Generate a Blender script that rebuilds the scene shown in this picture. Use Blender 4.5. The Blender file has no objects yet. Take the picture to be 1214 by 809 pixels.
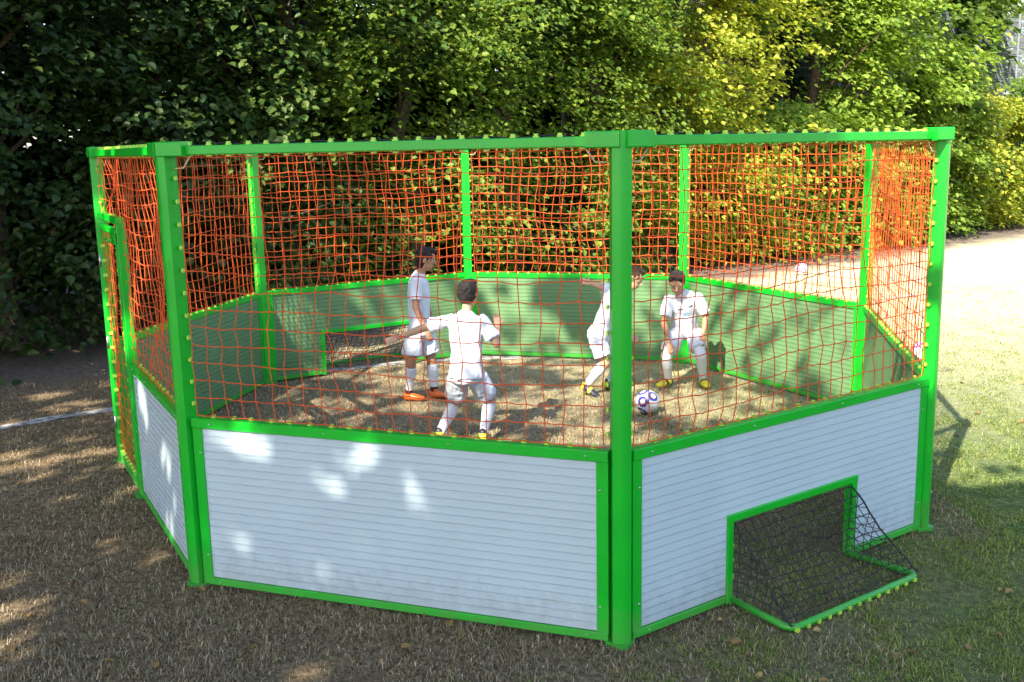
import bpy, math, random
import numpy as np
from mathutils import Vector, Matrix, noise
random.seed(7); rng = np.random.default_rng(11)
scn = bpy.context.scene
C = scn.collection
R = math.radians

# ------------------------------------------------------------------ camera
cam = bpy.data.objects.new('camera', bpy.data.cameras.new('camera')); C.objects.link(cam)
cam.data.sensor_width = 36; cam.data.lens = 35.96; cam.data.clip_end = 600; cam.data.clip_start = 0.05
rt = Vector((0.99979, -0.00351, -0.02028)); fw = Vector((-0.00034, 0.98244, -0.18659)); up = Vector((0.02058, 0.18655, 0.98223))
m = Matrix((rt, up, -fw)).transposed().to_4x4(); m.translation = Vector((-0.003, -8.532, 2.460))
cam.matrix_world = m
scn.camera = cam

# ------------------------------------------------------------------ light
SUN_EL = 42.0
SD = np.array([0.484, 0.875])                 # horizontal direction in which the light travels
TAN = math.tan(R(SUN_EL))
w = bpy.data.worlds.new('World'); scn.world = w; w.use_nodes = True
nt = w.node_tree; nt.nodes.clear()
sky = nt.nodes.new('ShaderNodeTexSky'); sky.sky_type = 'NISHITA'; sky.sun_disc = False
sky.sun_elevation = R(SUN_EL); sky.sun_rotation = math.atan2(-SD[0], -SD[1])
sky.air_density = 1.0; sky.dust_density = 1.2; sky.ozone_density = 1.0
bg = nt.nodes.new('ShaderNodeBackground'); bg.inputs[1].default_value = 0.15
wo = nt.nodes.new('ShaderNodeOutputWorld')
nt.links.new(sky.outputs[0], bg.inputs[0]); nt.links.new(bg.outputs[0], wo.inputs[0])
sl = bpy.data.lights.new('sun', 'SUN'); sl.energy = 4.6; sl.angle = R(0.53); sl.color = (1.0, 0.91, 0.75)
so = bpy.data.objects.new('sun', sl); C.objects.link(so)
so.rotation_euler = Vector((SD[0], SD[1], -TAN)).to_track_quat('-Z', 'Y').to_euler()
so.location = (-10, -20, 20)
scn.view_settings.view_transform = 'Standard'; scn.view_settings.look = 'None'
scn.view_settings.gamma = 1; scn.view_settings.use_curve_mapping = False
scn.view_settings.exposure = 1.66
scn.render.resolution_x = 1024; scn.render.resolution_y = 682
try:
    scn.cycles.max_bounces = 8; scn.cycles.transparent_max_bounces = 8
except Exception: pass

# ------------------------------------------------------------------ materials
def srgb(r, g, b):
    f = lambda c: (c/255/12.92) if c/255 <= 0.04045 else ((c/255+0.055)/1.055)**2.4
    return (f(r), f(g), f(b))
def newmat(name):
    mt = bpy.data.materials.new(name); mt.use_nodes = True
    n = mt.node_tree; return mt, n, n.nodes['Principled BSDF']
def simple(name, col, rough=0.5, metal=0.0, var=0.12, scale=8, bump=0.0, bscale=60, spec=0.5):
    mt, n, p = newmat(name)
    tc = n.nodes.new('ShaderNodeTexCoord'); nz = n.nodes.new('ShaderNodeTexNoise'); nz.inputs['Scale'].default_value = scale
    nz.inputs['Detail'].default_value = 5
    n.links.new(tc.outputs['Object'], nz.inputs['Vector'])
    rp = n.nodes.new('ShaderNodeMapRange'); rp.inputs['From Min'].default_value = 0.25; rp.inputs['From Max'].default_value = 0.75
    rp.inputs['To Min'].default_value = 1-var; rp.inputs['To Max'].default_value = 1+var*0.6
    n.links.new(nz.outputs['Fac'], rp.inputs['Value'])
    vm = n.nodes.new('ShaderNodeVectorMath'); vm.operation = 'SCALE'; vm.inputs[0].default_value = col
    n.links.new(rp.outputs[0], vm.inputs['Scale']); n.links.new(vm.outputs[0], p.inputs['Base Color'])
    p.inputs['Roughness'].default_value = rough; p.inputs['Metallic'].default_value = metal
    p.inputs['Specular IOR Level'].default_value = spec
    if bump:
        nb = n.nodes.new('ShaderNodeTexNoise'); nb.inputs['Scale'].default_value = bscale; n.links.new(tc.outputs['Object'], nb.inputs['Vector'])
        b = n.nodes.new('ShaderNodeBump'); b.inputs['Strength'].default_value = bump; b.inputs['Distance'].default_value = 0.01
        n.links.new(nb.outputs['Fac'], b.inputs['Height']); n.links.new(b.outputs[0], p.inputs['Normal'])
    return mt
def leafmat(name, cols, trans=0.35, rough=0.5):
    mt, n, p = newmat(name)
    g = n.nodes.new('ShaderNodeNewGeometry'); cr = n.nodes.new('ShaderNodeValToRGB')
    n.links.new(g.outputs['Random Per Island'], cr.inputs['Fac'])
    el = cr.color_ramp.elements
    el[0].position = 0; el[0].color = (*cols[0], 1); el[1].position = 1; el[1].color = (*cols[-1], 1)
    for i, c in enumerate(cols[1:-1]):
        e = el.new((i+1)/(len(cols)-1)); e.color = (*c, 1)
    n.links.new(cr.outputs[0], p.inputs['Base Color']); p.inputs['Roughness'].default_value = rough
    p.inputs['Specular IOR Level'].default_value = 0.35
    tr = n.nodes.new('ShaderNodeBsdfTranslucent')
    vm = n.nodes.new('ShaderNodeVectorMath'); vm.operation = 'MULTIPLY'; vm.inputs[1].default_value = (1.5, 1.45, 0.6)
    n.links.new(cr.outputs[0], vm.inputs[0]); n.links.new(vm.outputs[0], tr.inputs['Color'])
    mx = n.nodes.new('ShaderNodeMixShader'); mx.inputs[0].default_value = trans
    n.links.new(p.outputs[0], mx.inputs[1]); n.links.new(tr.outputs[0], mx.inputs[2])
    n.links.new(mx.outputs[0], n.nodes['Material Output'].inputs['Surface'])
    return mt
M = {}
M['green'] = simple('green_powder_coat', (0.004, 0.40, 0.020), 0.36, var=0.13, scale=4, bump=0.03, bscale=300)
M['steel'] = simple('zinc_steel', (0.45, 0.47, 0.48), 0.3, 0.9, scale=60)
M['silver'] = simple('silver_board', (0.44, 0.525, 0.585), 0.40, 0.0, var=0.06, scale=2.2, spec=0.35)
M['inner'] = simple('green_grey_board', (0.125, 0.235, 0.105), 0.5, 0.0, var=0.12, scale=3, spec=0.3)
M['orange'] = simple('orange_cord', (0.66, 0.085, 0.008), 0.75, var=0.3, scale=30)
M['black'] = simple('black_cord', (0.012, 0.012, 0.016), 0.7, var=0.2, scale=30)
M['clip'] = simple('yellow_clip', (0.40, 0.66, 0.07), 0.45, var=0.15, scale=40)
M['elastic'] = simple('pale_elastic', (0.55, 0.42, 0.22), 0.6, scale=30)
M['jersey'] = simple('white_jersey', (0.60, 0.62, 0.69), 0.85, var=0.05, scale=14, bump=0.25, bscale=45, spec=0.2)
M['shorts'] = simple('white_shorts', (0.58, 0.60, 0.67), 0.85, var=0.05, scale=14, bump=0.25, bscale=35, spec=0.2)
M['sock'] = simple('white_sock', (0.62, 0.62, 0.67), 0.95, var=0.05, scale=40, bump=0.2, bscale=200, spec=0.1)
M['maroon'] = simple('maroon_cuff', (0.07, 0.008, 0.015), 0.9, scale=40)
M['skin'] = simple('skin', (0.40, 0.205, 0.125), 0.5, var=0.10, scale=12, spec=0.35)
M['skin2'] = simple('skin_fair', (0.50, 0.29, 0.19), 0.5, var=0.10, scale=12, spec=0.35)
M['hair'] = simple('dark_hair', (0.009, 0.006, 0.005), 0.7, var=0.5, scale=60, bump=0.8, bscale=150)
M['hairbrown'] = simple('brown_hair', (0.10, 0.05, 0.022), 0.6, var=0.5, scale=60, bump=0.8, bscale=150)
M['eye'] = simple('eye_dark', (0.02, 0.012, 0.01), 0.3)
M['eyewhite'] = simple('eye_white', (0.7, 0.68, 0.66), 0.3)
M['lip'] = simple('lips', (0.32, 0.10, 0.08), 0.45)
M['orangeshoe'] = simple('orange_shoe', (0.70, 0.14, 0.02), 0.4, var=0.25, scale=30)
M['darkshoe'] = simple('dark_shoe', (0.03, 0.03, 0.05), 0.4, var=0.25, scale=30)
M['yellowshoe'] = simple('yellow_shoe', (0.75, 0.62, 0.04), 0.4, var=0.2, scale=30)
M['print'] = simple('dark_print', (0.03, 0.04, 0.09), 0.7)
M['printblue'] = simple('pale_blue_print', (0.45, 0.60, 0.78), 0.8)
M['ballwhite'] = simple('ball_white', (0.78, 0.77, 0.80), 0.35, var=0.04, scale=20)
M['ballviolet'] = simple('ball_violet', (0.07, 0.03, 0.25), 0.35, var=0.1, scale=20)
M['ballblue'] = simple('ball_blue', (0.04, 0.17, 0.50), 0.35, var=0.1, scale=20)
M['ballpink'] = simple('ball_pink', (0.45, 0.10, 0.40), 0.35, var=0.1, scale=20)
M['bark'] = simple('bark', (0.085, 0.06, 0.04), 0.9, var=0.5, scale=9, bump=0.9, bscale=18)
M['fencesteel'] = simple('galvanised_mesh', (0.20, 0.22, 0.24), 0.5, 0.3)
def weathered(mt):
    n = mt.node_tree; p = n.nodes['Principled BSDF']; L = n.links; src = p.inputs['Base Color'].links[0].from_socket
    tc = n.nodes.new('ShaderNodeTexCoord'); sp = n.nodes.new('ShaderNodeSeparateXYZ'); L.new(tc.outputs['Object'], sp.inputs[0])
    z = n.nodes.new('ShaderNodeMapRange'); z.inputs['From Min'].default_value = .02; z.inputs['From Max'].default_value = .36; z.inputs['To Min'].default_value = .42; z.inputs['To Max'].default_value = .0; L.new(sp.outputs[2], z.inputs['Value'])
    a = n.nodes.new('ShaderNodeTexNoise'); a.inputs['Scale'].default_value = 13; a.inputs['Detail'].default_value = 8; a.inputs['Roughness'].default_value = .75; L.new(tc.outputs['Object'], a.inputs['Vector'])
    s = n.nodes.new('ShaderNodeMath'); s.operation = 'ADD'; L.new(a.outputs['Fac'], s.inputs[0]); L.new(z.outputs[0], s.inputs[1])
    r = n.nodes.new('ShaderNodeMapRange'); r.inputs['From Min'].default_value = .66; r.inputs['From Max'].default_value = 1.1; r.inputs['To Max'].default_value = .42; L.new(s.outputs[0], r.inputs['Value'])
    m_ = n.nodes.new('ShaderNodeMix'); m_.data_type = 'RGBA'; L.new(r.outputs[0], m_.inputs[0]); L.new(src, m_.inputs[6]); m_.inputs[7].default_value = (.16, .12, .08, 1)
    L.new(m_.outputs[2], p.inputs['Base Color'])
    q = n.nodes.new('ShaderNodeMath'); q.operation = 'MULTIPLY_ADD'; q.inputs[1].default_value = .5; q.inputs[2].default_value = p.inputs['Roughness'].default_value-.05; L.new(r.outputs[0], q.inputs[0]); L.new(q.outputs[0], p.inputs['Roughness'])
for k in ('silver', 'green'): weathered(M[k])
M['deadleaf'] = leafmat('dead_leaf', [(0.30, 0.19, 0.06), (0.22, 0.11, 0.04), (0.40, 0.28, 0.10)], 0.15, 0.7)

# ------------------------------------------------------------------ mesh helpers
def np_mesh(name, v, f, mats, parent=None, mi=None, smooth=False):
    """v (N,3), f list of face arrays each (K,n) -> object"""
    me = bpy.data.meshes.new(name); v = np.asarray(v, dtype=np.float32)
    if not isinstance(f, list): f = [f]
    f = [np.asarray(a, dtype=np.int32) for a in f if len(a)]
    loops = np.concatenate([a.ravel() for a in f]); tot = np.concatenate([np.full(len(a), a.shape[1], np.int32) for a in f])
    st = np.concatenate([[0], np.cumsum(tot)[:-1]]).astype(np.int32)
    me.vertices.add(len(v)); me.vertices.foreach_set('co', v.ravel())
    me.loops.add(len(loops)); me.loops.foreach_set('vertex_index', loops)
    me.polygons.add(len(tot)); me.polygons.foreach_set('loop_start', st); me.polygons.foreach_set('loop_total', tot)
    if mi is not None: me.polygons.foreach_set('material_index', np.asarray(mi, dtype=np.int32))
    me.polygons.foreach_set('use_smooth', np.full(len(tot), smooth))
    me.update(calc_edges=True)
    for a in (mats if isinstance(mats, (list, tuple)) else [mats]): me.materials.append(a)
    o = bpy.data.objects.new(name, me); C.objects.link(o)
    if parent is not None: o.parent = parent
    return o
class MB:
    def __init__(s): s.v = []; s.f = {}; s.n = 0; s.q = []; s.mi = []
    def add(s, verts, faces, mi=0):
        for fc in faces: s.q.append(tuple(i+s.n for i in fc)); s.mi.append(mi)
        s.v += [tuple(map(float, a)) for a in verts]; s.n += len(verts)
    def box(s, c, ax, ay, az, hx, hy, hz, mi=0, ch=0.0):
        c = np.array(c, float); ax, ay, az = (np.array(a, float) for a in (ax, ay, az))
        if ch <= 0:
            vs = [c+ax*hx*i+ay*hy*j+az*hz*k for k in (-1, 1) for j in (-1, 1) for i in (-1, 1)]
            s.add(vs, [(0, 2, 3, 1), (4, 5, 7, 6), (0, 1, 5, 4), (2, 6, 7, 3), (0, 4, 6, 2), (1, 3, 7, 5)], mi); return
        # bar along ax with chamfered long edges
        pr = [(hy-ch, -hz), (hy, -hz+ch), (hy, hz-ch), (hy-ch, hz), (-hy+ch, hz), (-hy, hz-ch), (-hy, -hz+ch), (-hy+ch, -hz)]
        s.prism([c+ay*a+az*b for a, b in pr], ax*2*hx, mi, -0.5)
    def prism(s, prof, d, mi=0, off=0.0):
        n = len(prof); d = np.array(d, float)
        a = [np.array(p, float)+d*off for p in prof]; b = [p+d for p in a]
        s.add(a+b, [(i, (i+1) % n, n+(i+1) % n, n+i) for i in range(n)]+[tuple(range(n-1, -1, -1)), tuple(range(n, 2*n))], mi)
    def tube(s, pts, r, k=8, mi=0):
        pts = [np.array(p, float) for p in pts]; n = len(pts); vs = []
        for i, p in enumerate(pts):
            d = pts[min(i+1, n-1)]-pts[max(i-1, 0)]; d = d/(np.linalg.norm(d)+1e-12)
            u = np.cross(d, (0, 0, 1) if abs(d[2]) < .9 else (1, 0, 0)); u /= np.linalg.norm(u); v_ = np.cross(d, u)
            rr = r[i] if hasattr(r, '__len__') else r
            vs += [p+rr*(u*math.cos(2*math.pi*j/k)+v_*math.sin(2*math.pi*j/k)) for j in range(k)]
        fs = [(i*k+j, i*k+(j+1) % k, (i+1)*k+(j+1) % k, (i+1)*k+j) for i in range(n-1) for j in range(k)]
        s.add(vs, fs+[tuple(range(k-1, -1, -1)), tuple((n-1)*k+j for j in range(k))], mi)
    def dome(s, c, nrm, r, h, k=8, mi=0):
        nrm = np.array(nrm, float); u = np.cross(nrm, (0, 0, 1) if abs(nrm[2]) < .9 else (1, 0, 0)); u /= np.linalg.norm(u); v_ = np.cross(nrm, u)
        vs = []
        for a, b in ((1, 0), (1, .35), (.7, .8)):
            vs += [np.array(c)+nrm*h*b+r*a*(u*math.cos(2*math.pi*j/k)+v_*math.sin(2*math.pi*j/k)) for j in range(k)]
        s.add(vs, [(i*k+j, i*k+(j+1) % k, (i+1)*k+(j+1) % k, (i+1)*k+j) for i in range(2) for j in range(k)]+[tuple(2*k+j for j in range(k)), tuple(range(k-1, -1, -1))], mi)
    def build(s, name, mats, parent=None, smooth=False):
        me = bpy.data.meshes.new(name); me.from_pydata(s.v, [], s.q)
        for a in (mats if isinstance(mats, (list, tuple)) else [mats]): me.materials.append(a)
        me.polygons.foreach_set('material_index', s.mi)
        if smooth: me.polygons.foreach_set('use_smooth', [True]*len(s.q))
        import bmesh
        b = bmesh.new(); b.from_mesh(me); bmesh.ops.recalc_face_normals(b, faces=b.faces); b.to_mesh(me); b.free()
        o = bpy.data.objects.new(name, me); C.objects.link(o)
        if parent is not None: o.parent = parent
        return o
def tag(o, label=None, cat=None, group=None, kind=None):
    if label: o['label'] = label
    if cat: o['category'] = cat
    if group: o['group'] = group
    if kind: o['kind'] = kind
    return o
def empty(name, loc=(0, 0, 0)):
    o = bpy.data.objects.new(name, None); C.objects.link(o); o.location = loc; o.empty_display_size = .2; return o
def tubes_np(lines, r, k=4):
    """many polylines (list of (n,3)) -> verts, quads"""
    V, F, off = [], [], 0
    ang = np.arange(k)*2*np.pi/k+0.4; ca, sa = np.cos(ang), np.sin(ang)
    for L in lines:
        L = np.asarray(L, float); n = len(L)
        d = np.empty_like(L); d[1:-1] = L[2:]-L[:-2]; d[0] = L[1]-L[0]; d[-1] = L[-1]-L[-2]
        d /= np.linalg.norm(d, axis=1)[:, None]+1e-12
        ref = np.where(np.abs(d[:, 2:3]) < .8, np.array([[0, 0, 1.]]), np.array([[.7, .7, 0]]))
        u = np.cross(d, ref); u /= np.linalg.norm(u, axis=1)[:, None]; v = np.cross(d, u)
        P = L[:, None, :]+r*(u[:, None, :]*ca[None, :, None]+v[:, None, :]*sa[None, :, None])
        V.append(P.reshape(-1, 3))
        i, j = np.meshgrid(np.arange(n-1), np.arange(k), indexing='ij')
        F.append(np.stack([i*k+j, i*k+(j+1) % k, (i+1)*k+(j+1) % k, (i+1)*k+j], -1).reshape(-1, 4)+off); off += n*k
    return np.concatenate(V), np.concatenate(F)
def knots_np(P, r):
    P = np.asarray(P); o = np.array([[1, 0, 0], [-1, 0, 0], [0, 1, 0], [0, -1, 0], [0, 0, 1], [0, 0, -1]])*r
    f = np.array([[0, 2, 4], [2, 1, 4], [1, 3, 4], [3, 0, 4], [2, 0, 5], [1, 2, 5], [3, 1, 5], [0, 3, 5]])
    return (P[:, None]+o).reshape(-1, 3), (f[None]+(np.arange(len(P))*6)[:, None, None]).reshape(-1, 3)
def leaves_np(c, a, nrm, s, wid=0.38, fold=0.10):
    """c centre/base, a unit axis, nrm approx normal, s sizes -> verts, tris"""
    b = np.cross(nrm, a); b /= np.linalg.norm(b, axis=1)[:, None]+1e-9; n2 = np.cross(a, b); s = s[:, None]
    V = np.stack([c, c+a*s*.16+b*s*wid*.80+n2*s*fold*.8, c+a*s*.50+b*s*wid*1.0+n2*s*fold, c+a*s*.78+b*s*wid*.55+n2*s*fold*.3, c+a*s-n2*s*.10,
                  c+a*s*.74-b*s*wid*.60+n2*s*fold*.3, c+a*s*.46-b*s*wid*1.0+n2*s*fold, c+a*s*.14-b*s*wid*.75+n2*s*fold*.8, c+a*s*.48-n2*s*.01], 1).reshape(-1, 3)
    i = np.arange(len(c))*9
    F = np.concatenate([np.stack([i, i+8, i+2, i+1], 1), np.stack([i+8, i+4, i+3, i+2], 1), np.stack([i, i+7, i+6, i+8], 1), np.stack([i+8, i+6, i+5, i+4], 1)])
    return V, F
def leaves_lo(c, a, nrm, s, wid=0.38, fold=0.10):
    b = np.cross(nrm, a); b /= np.linalg.norm(b, axis=1)[:, None]+1e-9; n2 = np.cross(a, b); s = s[:, None]
    V = np.stack([c, c+a*s*.42+b*s*wid+n2*s*fold, c+a*s-n2*s*.08, c+a*s*.42-b*s*wid+n2*s*fold], 1).reshape(-1, 3); i = np.arange(len(c))*4
    return V, np.stack([i, i+1, i+2, i+3], 1)
def unit(v): return v/(np.linalg.norm(v, axis=-1, keepdims=True)+1e-9)
def fbm(x, y, sc, seed=0.0, oct=3):
    return noise.fractal(Vector((x*sc+seed, y*sc-seed*1.3, seed*.7)), 0.9, 2.0, oct)

# ------------------------------------------------------------------ ground
def ground_mat():
    mt, n, p = newmat('dry_turf'); N = n.nodes; L = n.links
    tc = N.new('ShaderNodeTexCoord'); sep = N.new('ShaderNodeSeparateXYZ'); L.new(tc.outputs['Object'], sep.inputs[0])
    def nz(s, d=6, rough=.6):
        a = N.new('ShaderNodeTexNoise'); a.inputs['Scale'].default_value = s; a.inputs['Detail'].default_value = d; a.inputs['Roughness'].default_value = rough
        L.new(tc.outputs['Object'], a.inputs['Vector']); return a
    def ramp(src, stops):
        r_ = N.new('ShaderNodeValToRGB'); L.new(src, r_.inputs['Fac']); e = r_.color_ramp.elements
        e[0].position, e[0].color = stops[0][0], (*stops[0][1], 1); e[1].position, e[1].color = stops[-1][0], (*stops[-1][1], 1)
        for q, c in stops[1:-1]: x = e.new(q); x.color = (*c, 1)
        return r_.outputs[0]
    def mix(f, a, b):
        x = N.new('ShaderNodeMix'); x.data_type = 'RGBA'
        L.new(f, x.inputs[0]); L.new(a, x.inputs[6]); L.new(b, x.inputs[7]); return x.outputs[2]
    dry = ramp(nz(28).outputs['Fac'], [(.30, (.065, .043, .026)), (.5, (.165, .12, .073)), (.7, (.29, .225, .145))])
    grn = ramp(nz(22).outputs['Fac'], [(.30, (.04, .065, .02)), (.5, (.095, .14, .04)), (.7, (.20, .23, .09))])
    straw = ramp(nz(35).outputs['Fac'], [(.30, (.36, .32, .19)), (.6, (.58, .54, .36)), (.8, (.66, .62, .43))])
    soil = ramp(nz(16).outputs['Fac'], [(.3, (.08, .06, .05)), (.7, (.22, .175, .14))])
    # greener to the right, near; straw field further back, its sunlit brightness painted in
    ma = N.new('ShaderNodeMath'); ma.operation = 'MULTIPLY_ADD'; ma.inputs[1].default_value = .30; ma.inputs[2].default_value = -.22; L.new(sep.outputs[0], ma.inputs[0])
    mb = N.new('ShaderNodeMath'); mb.operation = 'MULTIPLY_ADD'; mb.inputs[1].default_value = 1.6; L.new(nz(1.6, 4).outputs['Fac'], mb.inputs[0]); L.new(ma.outputs[0], mb.inputs[2])
    mc = N.new('ShaderNodeMath'); mc.operation = 'SUBTRACT'; mc.inputs[1].default_value = .65; mc.use_clamp = True; L.new(mb.outputs[0], mc.inputs[0])
    c1 = mix(mc.outputs[0], dry, grn)
    mr = N.new('ShaderNodeMapRange'); mr.inputs['From Min'].default_value = -1.5; mr.inputs['From Max'].default_value = 6; L.new(sep.outputs[1], mr.inputs['Value'])
    mx = N.new('ShaderNodeMapRange'); mx.inputs['From Min'].default_value = -3.2; mx.inputs['From Max'].default_value = 1.5; L.new(sep.outputs[0], mx.inputs['Value'])
    mm = N.new('ShaderNodeMath'); mm.operation = 'MULTIPLY'; L.new(mr.outputs[0], mm.inputs[0]); L.new(mx.outputs[0], mm.inputs[1])
    c2 = mix(mm.outputs[0], c1, straw)
    # bare soil strip along the hedge foot: signed distance to the hedge line
    dx = N.new('ShaderNodeMath'); dx.operation = 'MULTIPLY_ADD'; dx.inputs[1].default_value = .63; dx.inputs[2].default_value = .63*5.9+.776*3; L.new(sep.outputs[0], dx.inputs[0])
    dy = N.new('ShaderNodeMath'); dy.operation = 'MULTIPLY_ADD'; dy.inputs[1].default_value = -.776; L.new(sep.outputs[1], dy.inputs[0]); L.new(dx.outputs[0], dy.inputs[2])
    dn = N.new('ShaderNodeMath'); dn.operation = 'MULTIPLY_ADD'; dn.inputs[1].default_value = -1.6; L.new(nz(1.3, 5).outputs['Fac'], dn.inputs[0]); L.new(dy.outputs[0], dn.inputs[2])
    dm = N.new('ShaderNodeMapRange'); dm.inputs['From Min'].default_value = .5; dm.inputs['From Max'].default_value = -.3; L.new(dn.outputs[0], dm.inputs['Value'])
    c3 = mix(dm.outputs[0], c2, soil)
    L.new(c3, p.inputs['Base Color']); p.inputs['Roughness'].default_value = 1.0; p.inputs['Specular IOR Level'].default_value = .1
    b = N.new('ShaderNodeBump'); b.inputs['Strength'].default_value = .7; b.inputs['Distance'].default_value = .02
    L.new(nz(60, 8, .7).outputs['Fac'], b.inputs['Height']); L.new(b.outputs[0], p.inputs['Normal'])
    return mt
def hedge_d(x, y): return .63*(x+5.9)-.776*(y-3)     # >0 : this side of the hedge line
gm = ground_mat()
xs = np.concatenate([[-300, -120, -50, -25], np.arange(-14, 22.1, .25), [30, 50, 120, 300]])
ys = np.concatenate([[-120, -50, -22], np.arange(-10, 24.1, .25), [30, 50, 120, 300]])
gx, gy = np.meshgrid(xs, ys, indexing='ij')
gz = np.zeros_like(gx)
for i in range(4, len(xs)-4):
    for j in range(3, len(ys)-4):
        gz[i, j] = .018*fbm(xs[i], ys[j], .9, 3.)-.012
V_ = np.stack([gx, gy, gz], -1).reshape(-1, 3); ny = len(ys)
ii, jj = np.meshgrid(np.arange(len(xs)-1), np.arange(ny-1), indexing='ij')
F_ = np.stack([ii*ny+jj, (ii+1)*ny+jj, (ii+1)*ny+jj+1, ii*ny+jj+1], -1).reshape(-1, 4)
tag(np_mesh('ground', V_, F_, gm, smooth=True), kind='structure')

# worn chalk line curving on the ground under the court
LINE = np.array([(-9.5, -3.3), (-7, -1.2), (-5.6, .05), (-4.78, .66), (-4.45, .95), (-3.96, 1.27), (-3.2, 1.95), (-2.4, 2.62), (-2.02, 2.9), (-1.66, 3.08), (-1.28, 3.24), (-.7, 3.36), (.1, 3.38)])
def dist_line(x, y):
    best = np.full(np.shape(x), 9e9)
    for a, b in zip(LINE[:-1], LINE[1:]):
        d = b-a; t = np.clip(((x-a[0])*d[0]+(y-a[1])*d[1])/(d@d), 0, 1)
        best = np.minimum(best, np.hypot(x-a[0]-t*d[0], y-a[1]-t*d[1]))
    return best
mt, n, p = newmat('worn_chalk'); tc = n.nodes.new('ShaderNodeTexCoord'); a = n.nodes.new('ShaderNodeTexNoise'); a.inputs['Scale'].default_value = 14; a.inputs['Detail'].default_value = 8
n.links.new(tc.outputs['Object'], a.inputs['Vector']); cr = n.nodes.new('ShaderNodeValToRGB'); n.links.new(a.outputs['Fac'], cr.inputs['Fac'])
cr.color_ramp.elements[0].position = .4; cr.color_ramp.elements[0].color = (.17, .14, .11, 1); cr.color_ramp.elements[1].position = .6; cr.color_ramp.elements[1].color = (.42, .42, .43, 1)
n.links.new(cr.outputs[0], p.inputs['Base Color']); p.inputs['Roughness'].default_value = 1
def strip(name, pts, wd, mat_, label=None):
    pts = np.array(pts, float); fine = []
    for a_, b_ in zip(pts[:-1], pts[1:]):
        for t in np.linspace(0, 1, 12, endpoint=False): fine.append(a_+(b_-a_)*t)
    fine.append(pts[-1]); fine = np.array(fine); d = np.gradient(fine, axis=0); d /= np.linalg.norm(d, axis=1)[:, None]
    nn = np.stack([-d[:, 1], d[:, 0]], 1); ww = np.array([wd*(.75+.5*noise.noise(Vector((*q, 1.7))*3)) for q in np.c_[fine]*1.0]) if False else np.array([wd*(1+.45*noise.noise(Vector((q[0]*4, q[1]*4, 1.7)))) for q in fine])
    L_ = fine+nn*ww[:, None]/2; R_ = fine-nn*ww[:, None]/2
    z = [ .018*fbm(q[0], q[1], .9, 3.)-.012+.008 for q in fine]
    V = np.concatenate([np.c_[L_, z], np.c_[R_, z]]); k = len(fine); i = np.arange(k-1)
    return tag(np_mesh(name, V, np.stack([i, i+k, i+k+1, i+1], 1), mat_), kind='structure')
strip('pitch_line', LINE, .16, mt)
M['chalkfar'] = simple('pale_field_line', (.50, .47, .38), 1.0, var=.3, scale=10)
strip('pitch_line', [(5.5, 7.2), (8, 8.6), (12, 10.8), (18, 14)], .12, M['chalkfar'])

# grass blades and straw
GZ = lambda x, y: .018*fbm(x, y, .9, 3.)-.012
def grass(name, n, rmin, rmax, hmin, hmax, seed):
    r_ = np.random.default_rng(seed)
    rr = np.exp(r_.uniform(math.log(rmin), math.log(rmax), n)); th = r_.uniform(-.62, .62, n)
    x = rr*np.sin(th); y = -8.53+rr*np.cos(th)
    d = hedge_d(x, y); dl = dist_line(x, y)
    pn = np.array([fbm(a_, b_, 1.1, 9.) for a_, b_ in zip(x, y)]); fine = np.array([fbm(a_, b_, 4.5, 5.) for a_, b_ in zip(x, y)])
    keep = (d > .55+.8*pn) & (dl > .06+.06*r_.random(n)) & (r_.random(n) < np.clip(.78+1.0*fine, .2, 1))
    x, y, pn, fine = x[keep], y[keep], pn[keep], fine[keep]; n = len(x)
    z = np.array([GZ(a_, b_) for a_, b_ in zip(x, y)])-.003
    h = (hmin+(hmax-hmin)*r_.random(n)**1.6+.03*(r_.random(n) < .04))*(1+.5*fine); az = r_.uniform(0, 2*np.pi, n); lean = r_.uniform(.5, 1.6, n)
    base = np.stack([x, y, z], 1); dv = np.stack([np.cos(az), np.sin(az), np.zeros(n)], 1); sv = np.stack([-np.sin(az), np.cos(az), np.zeros(n)], 1)
    wv = (.0013+.0018*r_.random(n))[:, None]*(1+(rr[keep][:, None]-4)*.06)
    mid = base+dv*(h*np.sin(lean)*.4)[:, None]+np.array([0, 0, 1])*(h*np.cos(lean*.55)*.6)[:, None]
    tip = base+dv*(h*np.sin(lean))[:, None]+np.array([0, 0, 1])*(h*np.cos(np.minimum(lean, 1.5))*.9+.004)[:, None]
    V = np.stack([base-sv*wv, base+sv*wv, mid+sv*wv*.8, mid-sv*wv*.8, tip], 1).reshape(-1, 3); i = np.arange(n)*5
    green = np.clip(.42*x-.10+1.1*pn+.25*(y < -1)*(x > 1.5), 0.03, .93)*(1-np.clip((y-1.2)/5, 0, .8))
    green[(x < 3) & (x > -3.2) & (y > -2.5)] *= .35
    isg = r_.random(n) < green
    farstraw = (~isg) & (((y > 1.5) & (x > .5) & (r_.random(n) < .7)) | ((y > -1.5) & (np.abs(x) < 3.0) & (r_.random(n) < .5)))
    inside = (np.hypot(x, y) < 3.7)
    mi = np.where(isg, 1, np.where(farstraw, np.where(inside, 3, 2), 0))
    return np_mesh(name, V, [np.stack([i, i+1, i+2, i+3], 1), np.stack([i+3, i+2, i+4], 1)],
        [M['gdry'], M['ggreen'], M['gstraw'], M['gtan']], mi=np.concatenate([mi, mi]))
M['gdry'] = leafmat('dry_blades', [(.12, .082, .048), (.23, .17, .105), (.36, .29, .185), (.17, .115, .068), (.54, .46, .32)], .15, .8)
M['ggreen'] = leafmat('green_blades', [(.08, .14, .02), (.15, .23, .04), (.25, .30, .06), (.34, .34, .11)], .3, .7)
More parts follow.
